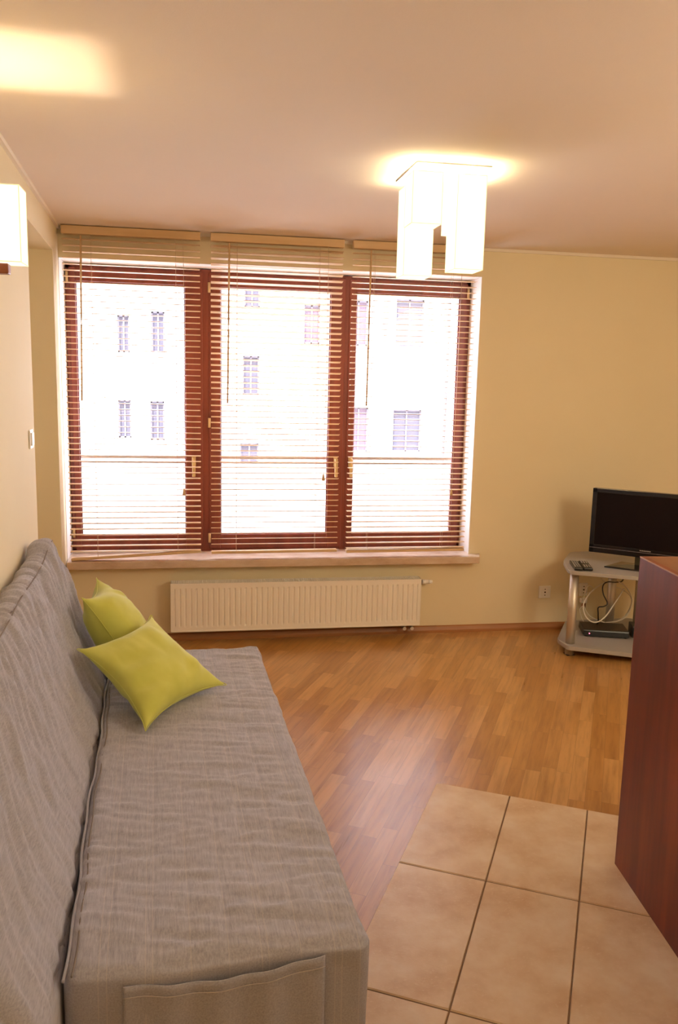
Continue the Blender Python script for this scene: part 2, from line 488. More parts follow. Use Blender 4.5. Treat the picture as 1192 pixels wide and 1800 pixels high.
# thin white plaster lining of the window opening
tag(boxes('trim_1', [(WX1 - .004, WX1, D + 0.001, FY + .1, WZ0, WZ1), (WX0, WX0 + .004, D + 0.001, FY + .1, WZ0, WZ1), (WX0, WX1, D + 0.001, FY + .1, WZ1 - .004, WZ1)], M_REVEAL), kind='structure')
tag(boxes('wall_right', [(3.9, 4.1, -1.6, D, 0, ZC)], M_WALL), kind='structure')
tag(boxes('wall_front', [(-1.4, 4.1, -1.7, -1.5, 0, ZC)], M_WALL), kind='structure')
NV0, NV1, NZ = 0.255, 1.195, 2.310       # niche in left wall, distances back from the corner
wl = empty('wall_left', (LW0.x, LW0.y, 0), LA); tag(wl, kind='structure')
bm = bmesh.new()
add_box(bm, -0.60, 0, -6.7, -NV1, 0, ZC)
add_box(bm, -0.60, 0, -NV0, 0.0, 0, ZC)
add_box(bm, -0.60, 0, -NV1, -NV0, NZ, ZC)
add_box(bm, -0.62, -0.52, -NV1, -NV0, 0, NZ)
o = bm_obj('wall_panel', bm, M_WALL, wl)

# --- cornice strips and skirting
tag(boxes('trim_2', [(WX0, 3.9, D - 0.016, D, ZC - 0.018, ZC)], M_TRIM), kind='structure')
t3 = boxes('trim_3', [(0, 0.016, -6.55, -0.02, -0.018, 0)], M_TRIM); t3.location = (LW0.x, LW0.y, ZC); t3.rotation_euler = (0, 0, LA)
tag(t3, kind='structure')
bm = bmesh.new()
prof = [(0, 0), (0.020, 0), (0.020, 0.018), (0.013, 0.040), (0.006, 0.046), (0, 0.046)]
A = [bm.verts.new((WX0, D - a, z)) for a, z in prof]; B = [bm.verts.new((3.9, D - a, z)) for a, z in prof]
for i in range(len(prof)):
    j = (i + 1) % len(prof); bm.faces.new((A[i], A[j], B[j], B[i]))
bm.faces.new(A); bm.faces.new(B[::-1])
tag(bm_obj('baseboard_back', bm, M_SKIRT), kind='structure')

# --- window
win = empty('window_1', (0, FY, 0)); tag(win, kind='structure')
def frame_bars(name, x0, x1, z0, z1, wl_, wr_, wb_, wt_, y0, y1, m, parent, bev=0.004):
    bm = bmesh.new()
    add_box(bm, x0, x0 + wl_, y0, y1, z0, z1, bev); add_box(bm, x1 - wr_, x1, y0, y1, z0, z1, bev)
    add_box(bm, x0 + wl_ - .001, x1 - wr_ + .001, y0 + .0015, y1, z0, z0 + wb_, bev); add_box(bm, x0 + wl_ - .001, x1 - wr_ + .001, y0 + .0015, y1, z1 - wt_, z1, bev)
    return bm_obj(name, bm, m, parent)
WL, WR, WB, WT = -0.768, 1.772, 0.530, 2.298
bm = bmesh.new()
for b in ((WL, WL + .032, .0, .09, WB, WT), (WR - .032, WR, 0, .09, WB, WT), (WL, WR, 0, .09, WB, WB + .03), (WL, WR, 0, .09, WT - .03, WT), (.030, .102, -.004, .09, WB, WT), (.935, .982, -.004, .09, WB, WT)):
    add_box(bm, *b, bev=.004)
bm_obj('window_frame', bm, M_FRAME, win)
sashes = [(WL + .022, .046, .046, .108), (.086, .947, .072, .097), (.970, WR - .022, .050, .047)]
gx = [(-.709, -.062), (.157, .850), (1.018, 1.703)]
for (x0, x1, _, _), (g0, g1) in zip(sashes, gx):
    s = frame_bars('sash', x0, x1, WB + .018, WT - .018, g0 - x0, x1 - g1, .640 - WB - .018, WT - .018 - 2.198, -.012, .055, M_FRAME, win)
    s['label'] = 'mahogany red opening sash'
    frame_bars('glazing_bead', g0 - .006, g1 + .006, .634, 2.204, .012, .012, .012, .012, .004, .012, M_FRAME, s, .002)
    boxes('pane', [(g0 - .004, g1 + .004, .022, .026, .636, 2.202)], M_GLASS, s)
def handle(x, parent):
    bm = bmesh.new()
    add_box(bm, x - .013, x + .013, -.022, -.012, 1.085, 1.150, .003)
    add_cyl(bm, (x, -.02, 1.13), (x, -.055, 1.13), .008)
    add_box(bm, x - .010, x + .010, -.062, -.046, 1.020, 1.142, .005)
    h = bm_obj('handle', bm, M_BRASS, parent); h['label'] = 'brass lever handle'
sash_objs = [c for c in win.children if c.name.startswith('sash')]
for x, s in zip((-.012, .900, .998), sash_objs): handle(x, s)
for x, zs in ((.086, (2.19, 1.36, .62)), (1.752, (2.22,)), (WL + .012, (2.22, .66))):
    for z in zs:
        h = cyl('hinge', (x, -.020, z - .03), (x, -.020, z + .03), .009, M_BRASS, win, seg=12); h['label'] = 'brass hinge cover'

# --- marble sill
sill = prism('window_sill', [(-.768, FY - .005), (-.768, 5.10), (-.764, 5.0), (1.818, 5.0), (1.852, 5.098), (1.776, 5.098), (1.776, FY - .005)], .486, .532, M_MARBLE, None, .004)
tag(sill, kind='structure')

# ------------------------------------------------------------------ blinds
def blind(x0, x1, tilt, rail, cords, lift, wand, tassel_z, label, yb=5.05):
    root = empty('venetian_blind', ((x0 + x1) / 2, yb, 2.485)); tag(root, label, 'blind', 'wooden blinds hanging across the window')
    L = lambda p: (p[0] - (x0 + x1) / 2, p[1] - yb, p[2] - 2.485)
    hz = 2.474
    bm = bmesh.new(); add_box(bm, *[v for a, b in ((x0 - .002, x1 + .002),) for v in (a - (x0 + x1) / 2, b - (x0 + x1) / 2)], -.028, .022, hz - .046 - 2.485, hz - 2.485, .003)
    bm_obj('head_rail', bm, M_BLIND, root)
    # slats
    V, F = [], []
    wd, th, pitch = .041, .0028, .0342
    z = 2.402; k = 0
    while z > (rail[0] + rail[1]) / 2 + .022:
        zz = z
        seg = 4
        base = len(V)
        jx = random.uniform(-.002, .002); jt = tilt + random.uniform(-1.2, 1.2)
        for xi, x in enumerate((x0 + jx, x1 + jx)):
            # near the bottom the slats settle along the tilted bottom rail
            low = min(rail[xi] + .034 * 1.0, 9)
            zc_ = zz
            for s in (0, 1):
                for q in range(seg + 1):
                    t = q / seg - .5
                    yy = t * wd; cz = -.0022 * (1 - 4 * t * t) * -1 + (th / 2 if s else -th / 2)
                    a = R(jt); Y = yy * math.cos(a) - cz * math.sin(a); Zz = yy * math.sin(a) + cz * math.cos(a)
                    V.append((x - (x0 + x1) / 2, Y, zc_ + Zz - 2.485))
        n = seg + 1; a0 = base; b0 = base + 2 * n
        for q in range(seg):
            F.append((a0 + q, a0 + q + 1, b0 + q + 1, b0 + q)); F.append((a0 + n + q + 1, a0 + n + q, b0 + n + q, b0 + n + q + 1))
        F.append((a0, b0, b0 + n, a0 + n)); F.append((a0 + n - 1, a0 + 2 * n - 1, b0 + 2 * n - 1, b0 + n - 1))
        F.append(tuple(list(range(a0, a0 + n)) + list(range(a0 + 2 * n - 1, a0 + n - 1, -1)))); F.append(tuple((list(range(b0, b0 + n)) + list(range(b0 + 2 * n - 1, b0 + n - 1, -1)))[::-1]))
        z -= pitch; k += 1
    mesh_obj('slats', V, F, M_BLIND, root)
    # bottom rail, may hang crooked
    bm = bmesh.new(); w = (x1 - x0)
    ang = math.atan2(rail[1] - rail[0], w)
    add_box(bm, -w / 2, w / 2, -.020, .020, -.008, .008, .003, Matrix.Translation((0, 0, (rail[0] + rail[1]) / 2 + .008 - 2.485)) @ Matrix.Rotation(-ang, 4, 'Y'))
    bm_obj('bottom_rail', bm, M_BLIND, root)
    cx = (x0 + x1) / 2
    for x in cords:
        zr = rail[0] + (rail[1] - rail[0]) * (x - x0) / w + .012
        bm = bmesh.new()
        for y in (-.019, .019): add_cyl(bm, (x - cx, y, hz - .045 - 2.485), (x - cx, y, zr - 2.485), .0009, seg=5)
        bm_obj('ladder_cord', bm, M_CORD, root)
    lc = tube('lift_cord', [L((lift, yb - .030, hz - .045)), L((lift + .003, yb - .032, 1.8)), L((lift - .004, yb - .032, tassel_z + .02))], .0013, M_CORD, root, seg=6)
    bm = bmesh.new(); add_cyl(bm, L((lift - .004, yb - .032, tassel_z + .022)), L((lift - .004, yb - .032, tassel_z - .018)), .004, .011, 12)
    t = bm_obj('tassel', bm, M_BLIND, lc)
    bm = bmesh.new(); (wx, wx2) = wand
    add_cyl(bm, L((wx, yb - .036, hz - .055)), L(((wx + wx2) / 2, yb - .036, 1.960)), .0055, seg=10)
    add_cyl(bm, L(((wx + wx2) / 2, yb - .036, 1.925)), L((wx2, yb - .036, 1.492)), .0055, seg=10)
    wo = bm_obj('wand', bm, M_BLIND, root)
    bm = bmesh.new(); add_cyl(bm, L(((wx + wx2) / 2, yb - .036, 1.965)), L(((wx + wx2) / 2, yb - .036, 1.920)), .004, seg=10)
    bm_obj('connector', bm, M_CLEAR, wo)
    return root
blind(-.742, .030, 0.0, (.534, .575), (-.585, -.110), -.066, (-.635, -.652), .955, 'wooden venetian blind beside the wall niche, bottom rail hanging crooked onto the sill')
blind(.093, .880, -11.0, (.566, .570), (.246, .738), .785, (.199, .190), 1.045, 'middle wooden venetian blind of the three, its slats tilted further')
blind(.940, 1.720, 0.0, (.562, .566), (1.075, 1.567), 1.616, (1.044, 1.040), .950, 'wooden venetian blind behind the ceiling lamp, next to the plain wall')

# ------------------------------------------------------------------ radiator
def radiator():
    x0, x1, z0, z1, yf, yk = -.153, 1.426, .088, .388, 4.985, 5.068
    root = empty('radiator', ((x0 + x1) / 2, 5.03, z0)); tag(root, 'long white ribbed panel radiator on the wall under the window sill', 'radiator')
    ox, oy, oz = (x0 + x1) / 2, 5.03, z0
    # grooved front panel as a height field
    nx, nz = 46 * 8 + 1, 25
    V, F = [], []
    xs = np.linspace(x0, x1, nx); zs = np.linspace(z0, z1, nz)
    for z in zs:
        for x in xs:
            t = ((x - x0 - .02) / (x1 - x0 - .04)) * 46
            fr = t - math.floor(t)
            g = 1.0 if .25 < fr < .75 else (min(fr, 1 - fr) / .25 if min(fr, 1 - fr) < .25 else 1)
            g = g * g * (3 - 2 * g)
            inside = (z0 + .032 < z < z1 - .035) and x0 + .02 < x < x1 - .02
            y = yf + (.007 * (1 - g) if inside else 0)
            V.append((x - ox, y - oy, z - oz))
    for j in range(nz - 1):
        for i in range(nx - 1): F.append((j * nx + i, j * nx + i + 1, (j + 1) * nx + i + 1, (j + 1) * nx + i))
    mesh_obj('front_panel', V, F, M_RAD, root, smooth=False)
    boxes('casing', [(x0 - ox - .003, x0 - ox, yf - oy - .002, yk - oy, 0, z1 - oz + .006), (x1 - ox, x1 - ox + .003, yf - oy - .002, yk - oy, 0, z1 - oz + .006),
                     (x0 - ox, x1 - ox, yf - oy - .003, yf - oy + .002, z1 - oz - .004, z1 - oz + .006), (x0 - ox, x1 - ox, yf - oy - .003, yf - oy + .002, -.002, .005),
                     (x0 - ox, x1 - ox, yk - oy - .004, yk - oy, 0.0, z1 - oz + .006),
                     (x0 - ox, x1 - ox, yf - oy + .009, yf - oy + .014, .0, z1 - oz - .02)], M_RAD, root)
    bm = bmesh.new(); n = 128
    for i in range(n):
        x = x0 - ox + .006 + (x1 - x0 - .012) * i / (n - 1)
        add_box(bm, x - .0016, x + .0016, yf - oy + .002, yk - oy - .004, z1 - oz - .004, z1 - oz + .004)
    for y in (.033, .058): add_box(bm, x0 - ox, x1 - ox, yf - oy + y - .002, yf - oy + y + .002, z1 - oz - .003, z1 - oz + .0045)
    bm_obj('top_grille', bm, M_RAD, root)
    boxes('inner_shade_block', [(x0 - ox + .004, x1 - ox - .004, yf - oy + .016, yk - oy - .006, .02, z1 - oz - .012)], M_RADDARK, root)  # dark block whose colour stands in for the shade inside the casing
    bm = bmesh.new(); add_cyl(bm, (x1 - ox, 0, z1 - oz - .025), (x1 - ox + .022, 0, z1 - oz - .025), .011); add_cyl(bm, (x1 - ox + .02, 0, z1 - oz - .025), (x1 - ox + .062, 0, z1 - oz - .025), .017, .013)
    add_cyl(bm, (x1 - ox + .062, 0, z1 - oz - .025), (x1 - ox + .088, 0, z1 - oz - .025), .013, .011)
    v = bm_obj('thermostat_valve', bm, M_WHITE, root)
    boxes('valve_ring', [(x1 - ox + .008, x1 - ox + .016, -.016, .016, z1 - oz - .041, z1 - oz - .009)], M_BLACK, v, .002)
    for x in (1.335, 1.385):
        bm = bmesh.new(); add_cyl(bm, (x - ox, .0, .004), (x - ox, .0, -.035), .009); add_cyl(bm, (x - ox, -.01, -.030), (x - ox, .06, -.030), .0085); add_cyl(bm, (x - ox, -.022, -.030), (x - ox, -.008, -.030), .012)
        bm_obj('pipe_connection', bm, M_METAL, root)
radiator()

# ------------------------------------------------------------------ outlets and switch
def outlet(name, x, z, w, h, label, cat, tv=False):
    root = empty(name, (x, D, z)); tag(root, label, cat)
    boxes('cover_plate', [(-w / 2, w / 2, -.011, -.001, -h / 2, h / 2)], M_WHITE, root, .003)
    boxes('insert', [(-w * .33, w * .33, -.014, -.010, -h * .33, h * .33)], M_WHITE, root, .002)
    bm = bmesh.new()
    add_cyl(bm, (0, -.012, 0), (0, -.0155, 0), .0055, seg=14)
    if tv:
        add_cyl(bm, (0, -.012, h * .24), (0, -.0148, h * .24), .004, seg=10); add_cyl(bm, (0, -.012, -h * .24), (0, -.0148, -h * .24), .004, seg=10)
    bm_obj('socket_hole', bm, M_HOLE, root)
    return root
outlet('wall_socket', 2.326, .260, .084, .084, 'small square white aerial socket low on the plain wall', 'wall socket', True)
outlet('wall_socket', 2.606, .272, .060, .090, 'white power socket on the wall behind the silver tv stand', 'wall socket', True)
pg = empty('power_plug', (2.600, D - .012, .200)); tag(pg, 'white plug below the socket, seen through the tv stand', 'plug')
bm = bmesh.new(); add_box(bm, -.022, .022, -.034, .0, -.016, .016, .005); bm_obj('plug_body', bm, M_WHITE, pg)
boxes('cable_end', [(-.014, -.006, -.032, -.024, -.045, -.012), (.004, .012, -.032, -.024, -.045, -.012)], M_SCONCEWOOD, pg)

x, y = lw(0, 1.335)
sw = empty('light_switch', (x, y, 1.362), LA); tag(sw, 'white rocker light switch on the wall beside the niche', 'light switch')
boxes('cover_plate', [(0.0005, .008, -.041, .041, -.041, .041)], M_WHITE, sw, .003)
bm = bmesh.new(); add_box(bm, .007, .014, -.028, .028, -.028, .028, .003); bm_obj('rocker', bm, M_WHITE, sw)

# ------------------------------------------------------------------ sofa bed
SL = 2.03
sofa = empty('sofa_bed', (*lw(0.0, 5.1 - 1.545), 0), LA)
tag(sofa, 'long grey quilted sofa bed with a loose cover standing along the wall', 'sofa')
U0, U1, ZS = .335, .985, .440

def rounded_grid_box(name, x0, x1, y0, y1, z0, z1, r, step, disp, m, parent):
    """closed box with rounded edges, evenly meshed; disp(P, Nrm) -> P"""
    verts, faces, idx = [], [], {}
    nx, ny, nz = [max(2, int(round(d / step))) for d in (x1 - x0, y1 - y0, z1 - z0)]
    def vid(i, j, k):
        if (i, j, k) not in idx:
            idx[(i, j, k)] = len(verts); verts.append((x0 + (x1 - x0) * i / nx, y0 + (y1 - y0) * j / ny, z0 + (z1 - z0) * k / nz))
        return idx[(i, j, k)]
    for i in range(nx):
        for j in range(ny):
            faces.append((vid(i, j, nz), vid(i + 1, j, nz), vid(i + 1, j + 1, nz), vid(i, j + 1, nz)))
            faces.append((vid(i, j, 0), vid(i, j + 1, 0), vid(i + 1, j + 1, 0), vid(i + 1, j, 0)))
    for i in range(nx):
        for k in range(nz):
            faces.append((vid(i, 0, k), vid(i + 1, 0, k), vid(i + 1, 0, k + 1), vid(i, 0, k + 1)))
            faces.append((vid(i, ny, k), vid(i, ny, k + 1), vid(i + 1, ny, k + 1), vid(i + 1, ny, k)))
    for j in range(ny):
        for k in range(nz):
            faces.append((vid(0, j, k), vid(0, j, k + 1), vid(0, j + 1, k + 1), vid(0, j + 1, k)))
            faces.append((vid(nx, j, k), vid(nx, j + 1, k), vid(nx, j + 1, k + 1), vid(nx, j, k + 1)))
    P = np.array(verts); lo = np.array((x0 + r, y0 + r, z0 + r)); hi = np.array((x1 - r, y1 - r, z1 - r))
    C = np.minimum(np.maximum(P, lo), hi); Dv = P - C; L = np.linalg.norm(Dv, axis=1, keepdims=True); L[L == 0] = 1
    Nn = Dv / L; P = C + Nn * r
    P = disp(P, Nn)
    return mesh_obj(name, P.tolist(), faces, m, parent, smooth=True)

def seat_disp(P, Nn):
    u, v, z = P[:, 0], P[:, 1], P[:, 2]
    top = np.clip((Nn[:, 2] - .3) / .5, 0, 1)
    # quilting channels running along the sofa: a pair of lines every 9 cm
    wob = 0.0
    uu = (u - .36 + wob)
    lines = QLINES
    g = np.zeros_like(u)
    for c in lines: g = np.maximum(g, np.exp(-((uu - c) / .0045) ** 2))
    puff = np.abs(np.sin(np.pi * uu / .078)) * .0
    wr = fbm(u * 7 + vnoise(u * 4, v * 2, 9) * 2, v * 38 + u * 10, 21, 3)      # cross wrinkles
    wr2 = fbm(u * 3, v * 5, 33, 2)
    wr = wr + 1.3 * (.22 - np.abs(vnoise(u * 6 + 3 * vnoise(u * 3, v * 3, 77), v * 24 - u * 6, 78)))
    fade = .35 + .65 * np.clip((vnoise(u * 3, v * 2.2, 3) + .5), 0, 1)
    h = -.0028 * g + .0120 * wr * fade + .009 * wr2
    P = P.copy(); P[:, 2] += top * h
    side = np.clip((Nn[:, 0] - .5) * 2, 0, 1)
    low = np.clip((ZS - z) / ZS, 0, 1)
    P[:, 0] += side * (.006 * np.sin(v * 9 + 2 * vnoise(v * 3, z * 2, 4)) * low + .010 * fbm(v * 8, z * 3, 8, 3) - .012 * low)
    near = np.clip((-Nn[:, 1] - .5) * 2, 0, 1)
    P[:, 1] -= near * (.010 * fbm(u * 7, z * 4, 14, 3) + .004 * np.sin(u * 14))
    # slightly slumping near edge
    P[:, 2] -= top * .012 * np.clip((.12 - v) / .12, 0, 1) ** 2
    return P
seat = rounded_grid_box('seat', U0, U1, 0.0, SL, .03, ZS, .030, .0085, seat_disp, M_QUILT, sofa)
# pocket sewn on the near end
def pocket():
    nx, nz = 60, 20; V, F = [], []
    for j in range(nz + 1):
        for i in range(nx + 1):
            u = .455 + .425 * i / nx; tz = j / nz; z = .14 + (.265 - .012 * math.sin(math.pi * i / nx) + .012 * i / nx) * tz
            bul = .010 * math.sin(math.pi * i / nx) * (.35 + .65 * tz) + .003
            V.append((u, -.004 - bul - .003 * math.sin(u * 60), z))
    for j in range(nz):
        for i in range(nx): F.append((j * (nx + 1) + i, j * (nx + 1) + i + 1, (j + 1) * (nx + 1) + i + 1, (j + 1) * (nx + 1) + i))
    o = mesh_obj('pocket', V, F, M_SOFA, sofa, smooth=True)
    md = o.modifiers.new('thickness', 'SOLIDIFY'); md.thickness = .003
    V2 = [Vector(V[nz * (nx + 1) + i]) + Vector((0, -.004, -.022)) for i in range(nx + 1)]
    tube('stitch_line', V2[::2], .0009, M_STITCH, o, seg=5, smooth=False)
pocket()
# base frame under the backrest, covered in the same cloth
def base_disp(P, Nn):
    P = P.copy(); P[:, 1] -= np.clip(-Nn[:, 1], 0, 1) * .006 * fbm(P[:, 0] * 9, P[:, 2] * 5, 41, 2); return P
rounded_grid_box('base_cover', .03, U0 - .006, -.135, SL - .02, .03, .418, .02, .02, base_disp, M_SOFA, sofa)

# backrest: profile swept along the sofa
def backrest():
    prof = [(.325, .405), (.318, .432), (.296, .468), (.262, .52), (.232, .58), (.205, .64), (.182, .70), (.160, .76), (.136, .82), (.112, .868), (.098, .890),
            (.080, .904), (.055, .908), (.030, .900), (.016, .880), (.012, .85), (.020, .80), (.040, .72), (.065, .62), (.09, .50), (.11, .41), (.13, .39), (.22, .388), (.30, .392)]
    P = smooth_path([(a, 0, b) for a, b in prof] + [(prof[0][0], 0, prof[0][1])], 10)[:-1]
    pts = np.array([(p.x, p.z) for p in P])
    # resample evenly
    loop = np.vstack([pts, pts[:1]]); seg = np.linalg.norm(np.diff(loop, axis=0), axis=1); cum = np.r_[0, np.cumsum(seg)]
    n = int(cum[-1] / .0085); s = np.linspace(0, cum[-1], n, endpoint=False)
    q = np.c_[np.interp(s, cum, loop[:, 0]), np.interp(s, cum, loop[:, 1])]
    tn = np.roll(q, -1, 0) - np.roll(q, 1, 0); tn /= np.linalg.norm(tn, axis=1, keepdims=True)
    nr = np.c_[tn[:, 1], -tn[:, 0]]
    c = q.mean(0); 
    if ((q - c) * nr).sum() < 0: nr = -nr
    v0, v1, r = -.150, SL + .02, .035
    vs = np.r_[v0 + r * (1 - np.cos(np.linspace(0, np.pi / 2, 6)))[:-1] * 1.0, np.linspace(v0 + r, v1 - r, 235), v1 - r + r * np.sin(np.linspace(0, np.pi / 2, 6))[1:]]
    V = []
    for v in vs:
        e = 0
        if v < v0 + r: e = 1 - math.sqrt(max(0, 1 - ((v0 + r - v) / r) ** 2))
        if v > v1 - r: e = 1 - math.sqrt(max(0, 1 - ((v - v1 + r) / r) ** 2))
        base = q - nr * (e * r)
        front = np.clip(nr[:, 0] * 1.5, 0, 1); topf = np.clip(nr[:, 1] * 1.6, 0, 1)
        z = q[:, 1]; al = s
        hh = np.clip((z - .45) / .45, 0, 1)
        dia = fbm(v * 26 - z * 14 + 0 * al, al * 5 + v * 3, 51, 3)
        dia2 = fbm(v * 11 - z * 9 + 0 * al, al * 2.2, 61, 2)
        dia = dia + 1.2 * (.22 - np.abs(vnoise(v * 17 - z * 10 + 0 * al, al * 6 + v * 2, 57)))
        tiny = fbm(v * 60 + 0 * al, al * 9, 71, 2)
        ch = np.zeros_like(z)
        for cc in (.80, .72, .64, .57): ch = np.maximum(ch, np.exp(-((z - cc) / .005) ** 2))
        h = (.0165 * dia * (.6 + .4 * hh) + .012 * dia2 + .0075 * tiny * hh) * np.maximum(front, topf) - .002 * ch * front
        p = base + nr * h[:, None]
        far = np.clip((v - 1.72) / .30, 0, 1); far = far * far * (3 - 2 * far)
        lift = (.012 + .042 * far) * np.clip((p[:, 1] - .45) / .45, 0, 1) ** 2
        p = p + np.c_[lift * .25 * far, lift]
        V += [(a, v, b) for a, b in p]
    F = []
    for i in range(len(vs) - 1):
        for k in range(n):
            j = (k + 1) % n; F.append((i * n + k, i * n + j, (i + 1) * n + j, (i + 1) * n + k))
    F.append(tuple(range(n))); F.append(tuple(((len(vs) - 1) * n + k) for k in range(n))[::-1])
    o = mesh_obj('backrest', V, F, M_SOFA, sofa, smooth=True)
    ridge = [(.096 + .003 * math.sin(v * 9) + .010 * max(0, min(1, (v - 1.72) / .3)), v, .910 + .040 * (lambda t: t * t * (3 - 2 * t))(max(0, min(1, (v - 1.72) / .3)))) for v in np.linspace(v0 + r, v1 - r, 40)]
    tube('ridge_seam', ridge, .0022, M_PIPE, o, seg=6)
backrest()
# piping between seat and backrest
pip = [(.338 + .004 * math.sin(v * 7) + .002 * math.sin(v * 23), v, .432 + .003 * math.sin(v * 11)) for v in np.linspace(-.004, SL - .01, 60)]
tube('piping', pip, .0036, M_SOFA, sofa, seg=8)
pip2 = [(a + .017, v, z + .009) for a, v, z in pip]
tube('piping', pip2, .0022, M_PIPE, sofa, seg=6)

# ------------------------------------------------------------------ pillows
def pillow(A, B, C, Dd, T, seed, label, down=None):
    A, B, C, Dd = map(np.array, (A, B, C, Dd)); ctr = (A + B + C + Dd) / 4
    n = 44; V, F = [], []
    nrm = np.cross(B - A, Dd - A); nrm = nrm / np.linalg.norm(nrm)
    U = np.linspace(0, 1, n + 1)
    def pos(u, v, side):
        k = .105
        uu = u + k * math.sin(math.pi * v) ** .8 * (1 - 2 * u) * 1.0 * (1 if v not in (0, 1) else 0) * (abs(2 * u - 1) ** 2)
        vv = v + k * math.sin(math.pi * u) ** .8 * (1 - 2 * v) * (abs(2 * v - 1) ** 2)
        p = (A * (1 - uu) + B * uu) * (1 - vv) + (Dd * (1 - uu) + C * uu) * vv
        su, sv = max(0, 4 * u * (1 - u)), max(0, 4 * v * (1 - v))
        t = T / 2 * (su * sv) ** .42 * (.55 + .45 * math.sqrt(su * sv))
        return p, t, su * sv
    for side in (1, -1):
        for v in U:
            for u in U:
                p, t, e = pos(u, v, side)
                r1 = math.hypot(u - .05, v - .35); 
                wr = float(fbm(np.array(u * 2.2 + seed), np.array(v * 2.2), seed, 2)) * .020
                # creases fanning from the edges
                cr = .012 * math.sin(16 * (u * .8 + v * 1.3) + 3 * math.sin(3 * u + seed)) * math.exp(-((u - .2) ** 2 + (v - .35) ** 2) / .05)
                cr += .008 * math.sin(22 * (u - v) + seed) * math.exp(-((u - .8) ** 2 + (v - .2) ** 2) / .04)
                cr += .006 * float(fbm(np.array(u * 9.0), np.array(v * 3.0), seed + 5, 2)) + .010 * (.2 - abs(float(vnoise(np.array(u * 5.0 + 2 * v), np.array(v * 2.5 - u), seed + 9))))
                q = p + side * nrm * (t + (wr + cr) * min(1, e * 2.2))
                if down is not None and q[2] < down: q[2] = down + (q[2] - down) * .05
                V.append(q - ctr)
    m = n + 1
    for s in (0, 1):
        for j in range(n):
            for i in range(n):
                a = s * m * m + j * m + i; f = (a, a + 1, a + m + 1, a + m); F.append(f if s == 0 else f[::-1])
    me = bpy.data.meshes.new('cushion'); me.from_pydata([tuple(v) for v in V], [], F)
    bm = bmesh.new(); bm.from_mesh(me); bmesh.ops.remove_doubles(bm, verts=bm.verts, dist=.0008); bpy.data.meshes.remove(me)
    o = bm_obj('cushion', bm, M_PILLOW, None, True); o.location = ctr.tolist()
    md = o.modifiers.new('sub', 'SUBSURF'); md.levels = 1; md.render_levels = 1
    tag(o, label, 'cushion', 'lime cushions on the sofa')
    # seam piping round the edge
    edge = []
    for (a, b) in (((0, 0), (1, 0)), ((1, 0), (1, 1)), ((1, 1), (0, 1)), ((0, 1), (0, 0))):
        for t in np.linspace(0, 1, 14)[:-1]:
            p, _, _ = pos(a[0] + (b[0] - a[0]) * t, a[1] + (b[1] - a[1]) * t, 1); 
            if down is not None and p[2] < down + .003: p[2] = down + .003
            edge.append(p - ctr)
    edge.append(edge[0])
    tube('seam', edge, .0016, M_PILLOW, o, seg=5, n=3)
    return o
ZT = ZS + .004
pillow((-.200, 3.56, .455), (-.424, 3.575, .782), (-.441, 3.235, .785), (-.235, 3.21, .455), .20, 3, 'lime green cushion standing upright against the sofa backrest, the farther of the two', ZT)
pillow((-.173, 2.715, .452), (.115, 3.095, .460), (-.181, 3.30, .690), (-.432, 3.01, .652), .17, 8, 'lime green cushion lying slanted on the seat in front of the upright one', ZT)

# ------------------------------------------------------------------ ceiling lamp
def open_shade(name, x0, x1, y0, y1, z0, z1, m, parent, bottom=True):
    t = .002; L = [(x0, x0 + t, y0, y1, z0, z1), (x1 - t, x1, y0, y1, z0, z1), (x0 + t, x1 - t, y0, y0 + t, z0, z1), (x0 + t, x1 - t, y1 - t, y1, z0, z1)]
    if bottom: L.append((x0 + t, x1 - t, y0 + t, y1 - t, z0 + .001, z0 + .003))
    o = boxes(name, L, m, parent)
    e = .0025; bm = bmesh.new()
    for x in (x0, x1):
        for y in (y0, y1): add_box(bm, x - e / 2, x + e / 2, y - e / 2, y + e / 2, z0 - .001, z1 + .001)
    for z in (z0, z1):
        for y in (y0, y1): add_box(bm, x0, x1, y - e / 2, y + e / 2, z - e / 2, z + e / 2)
        for x in (x0, x1): add_box(bm, x - e / 2, x + e / 2, y0, y1, z - e / 2, z + e / 2)
    bm_obj('shade_rim', bm, M_SHADERIM, o)
    return o
M_SHADERIM = shade_mat('shade_rim_paper', (0.95, 1.0, 0.55), 0.24)
LX, LY = .985, 3.375
lamp = empty('ceiling_lamp', (LX, LY, ZC)); tag(lamp, 'lit ceiling lamp of four cream box shades of two lengths', 'lamp')
boxes('ceiling_plate', [(-.150, .150, -.170, .170, -.006, -.0005)], M_WHITE, lamp, .002)
boxes('centre_post', [(-.022, .022, -.022, .022, -.075, -.012)], M_WHITE, lamp)
shades = [(1.000, 1.115, 3.200, 3.325, 2.088, 2.440), (.820, .937, 3.195, 3.310, 2.250, 2.440), (1.012, 1.128, 3.335, 3.440, 2.250, 2.440), (.852, .973, 3.430, 3.550, 2.084, 2.440)]
for (x0, x1, y0, y1, z0, z1) in shades:
    open_shade('lamp_shade', x0 - LX, x1 - LX, y0 - LY, y1 - LY, z0 - ZC, z1 - ZC, M_SHADE, lamp)
    b = point('bulb_light', ((x0 + x1) / 2, (y0 + y1) / 2, 2.425), 11.0, (1.0, 0.76, 0.42), .02)
    # short arm from the plate that carries the shade
    bm = bmesh.new(); add_cyl(bm, ((x0 + x1) / 2 - LX, (y0 + y1) / 2 - LY, -.013), ((x0 + x1) / 2 - LX, (y0 + y1) / 2 - LY, -.07), .012, seg=12)
    bm_obj('lamp_holder', bm, M_WHITE, lamp)

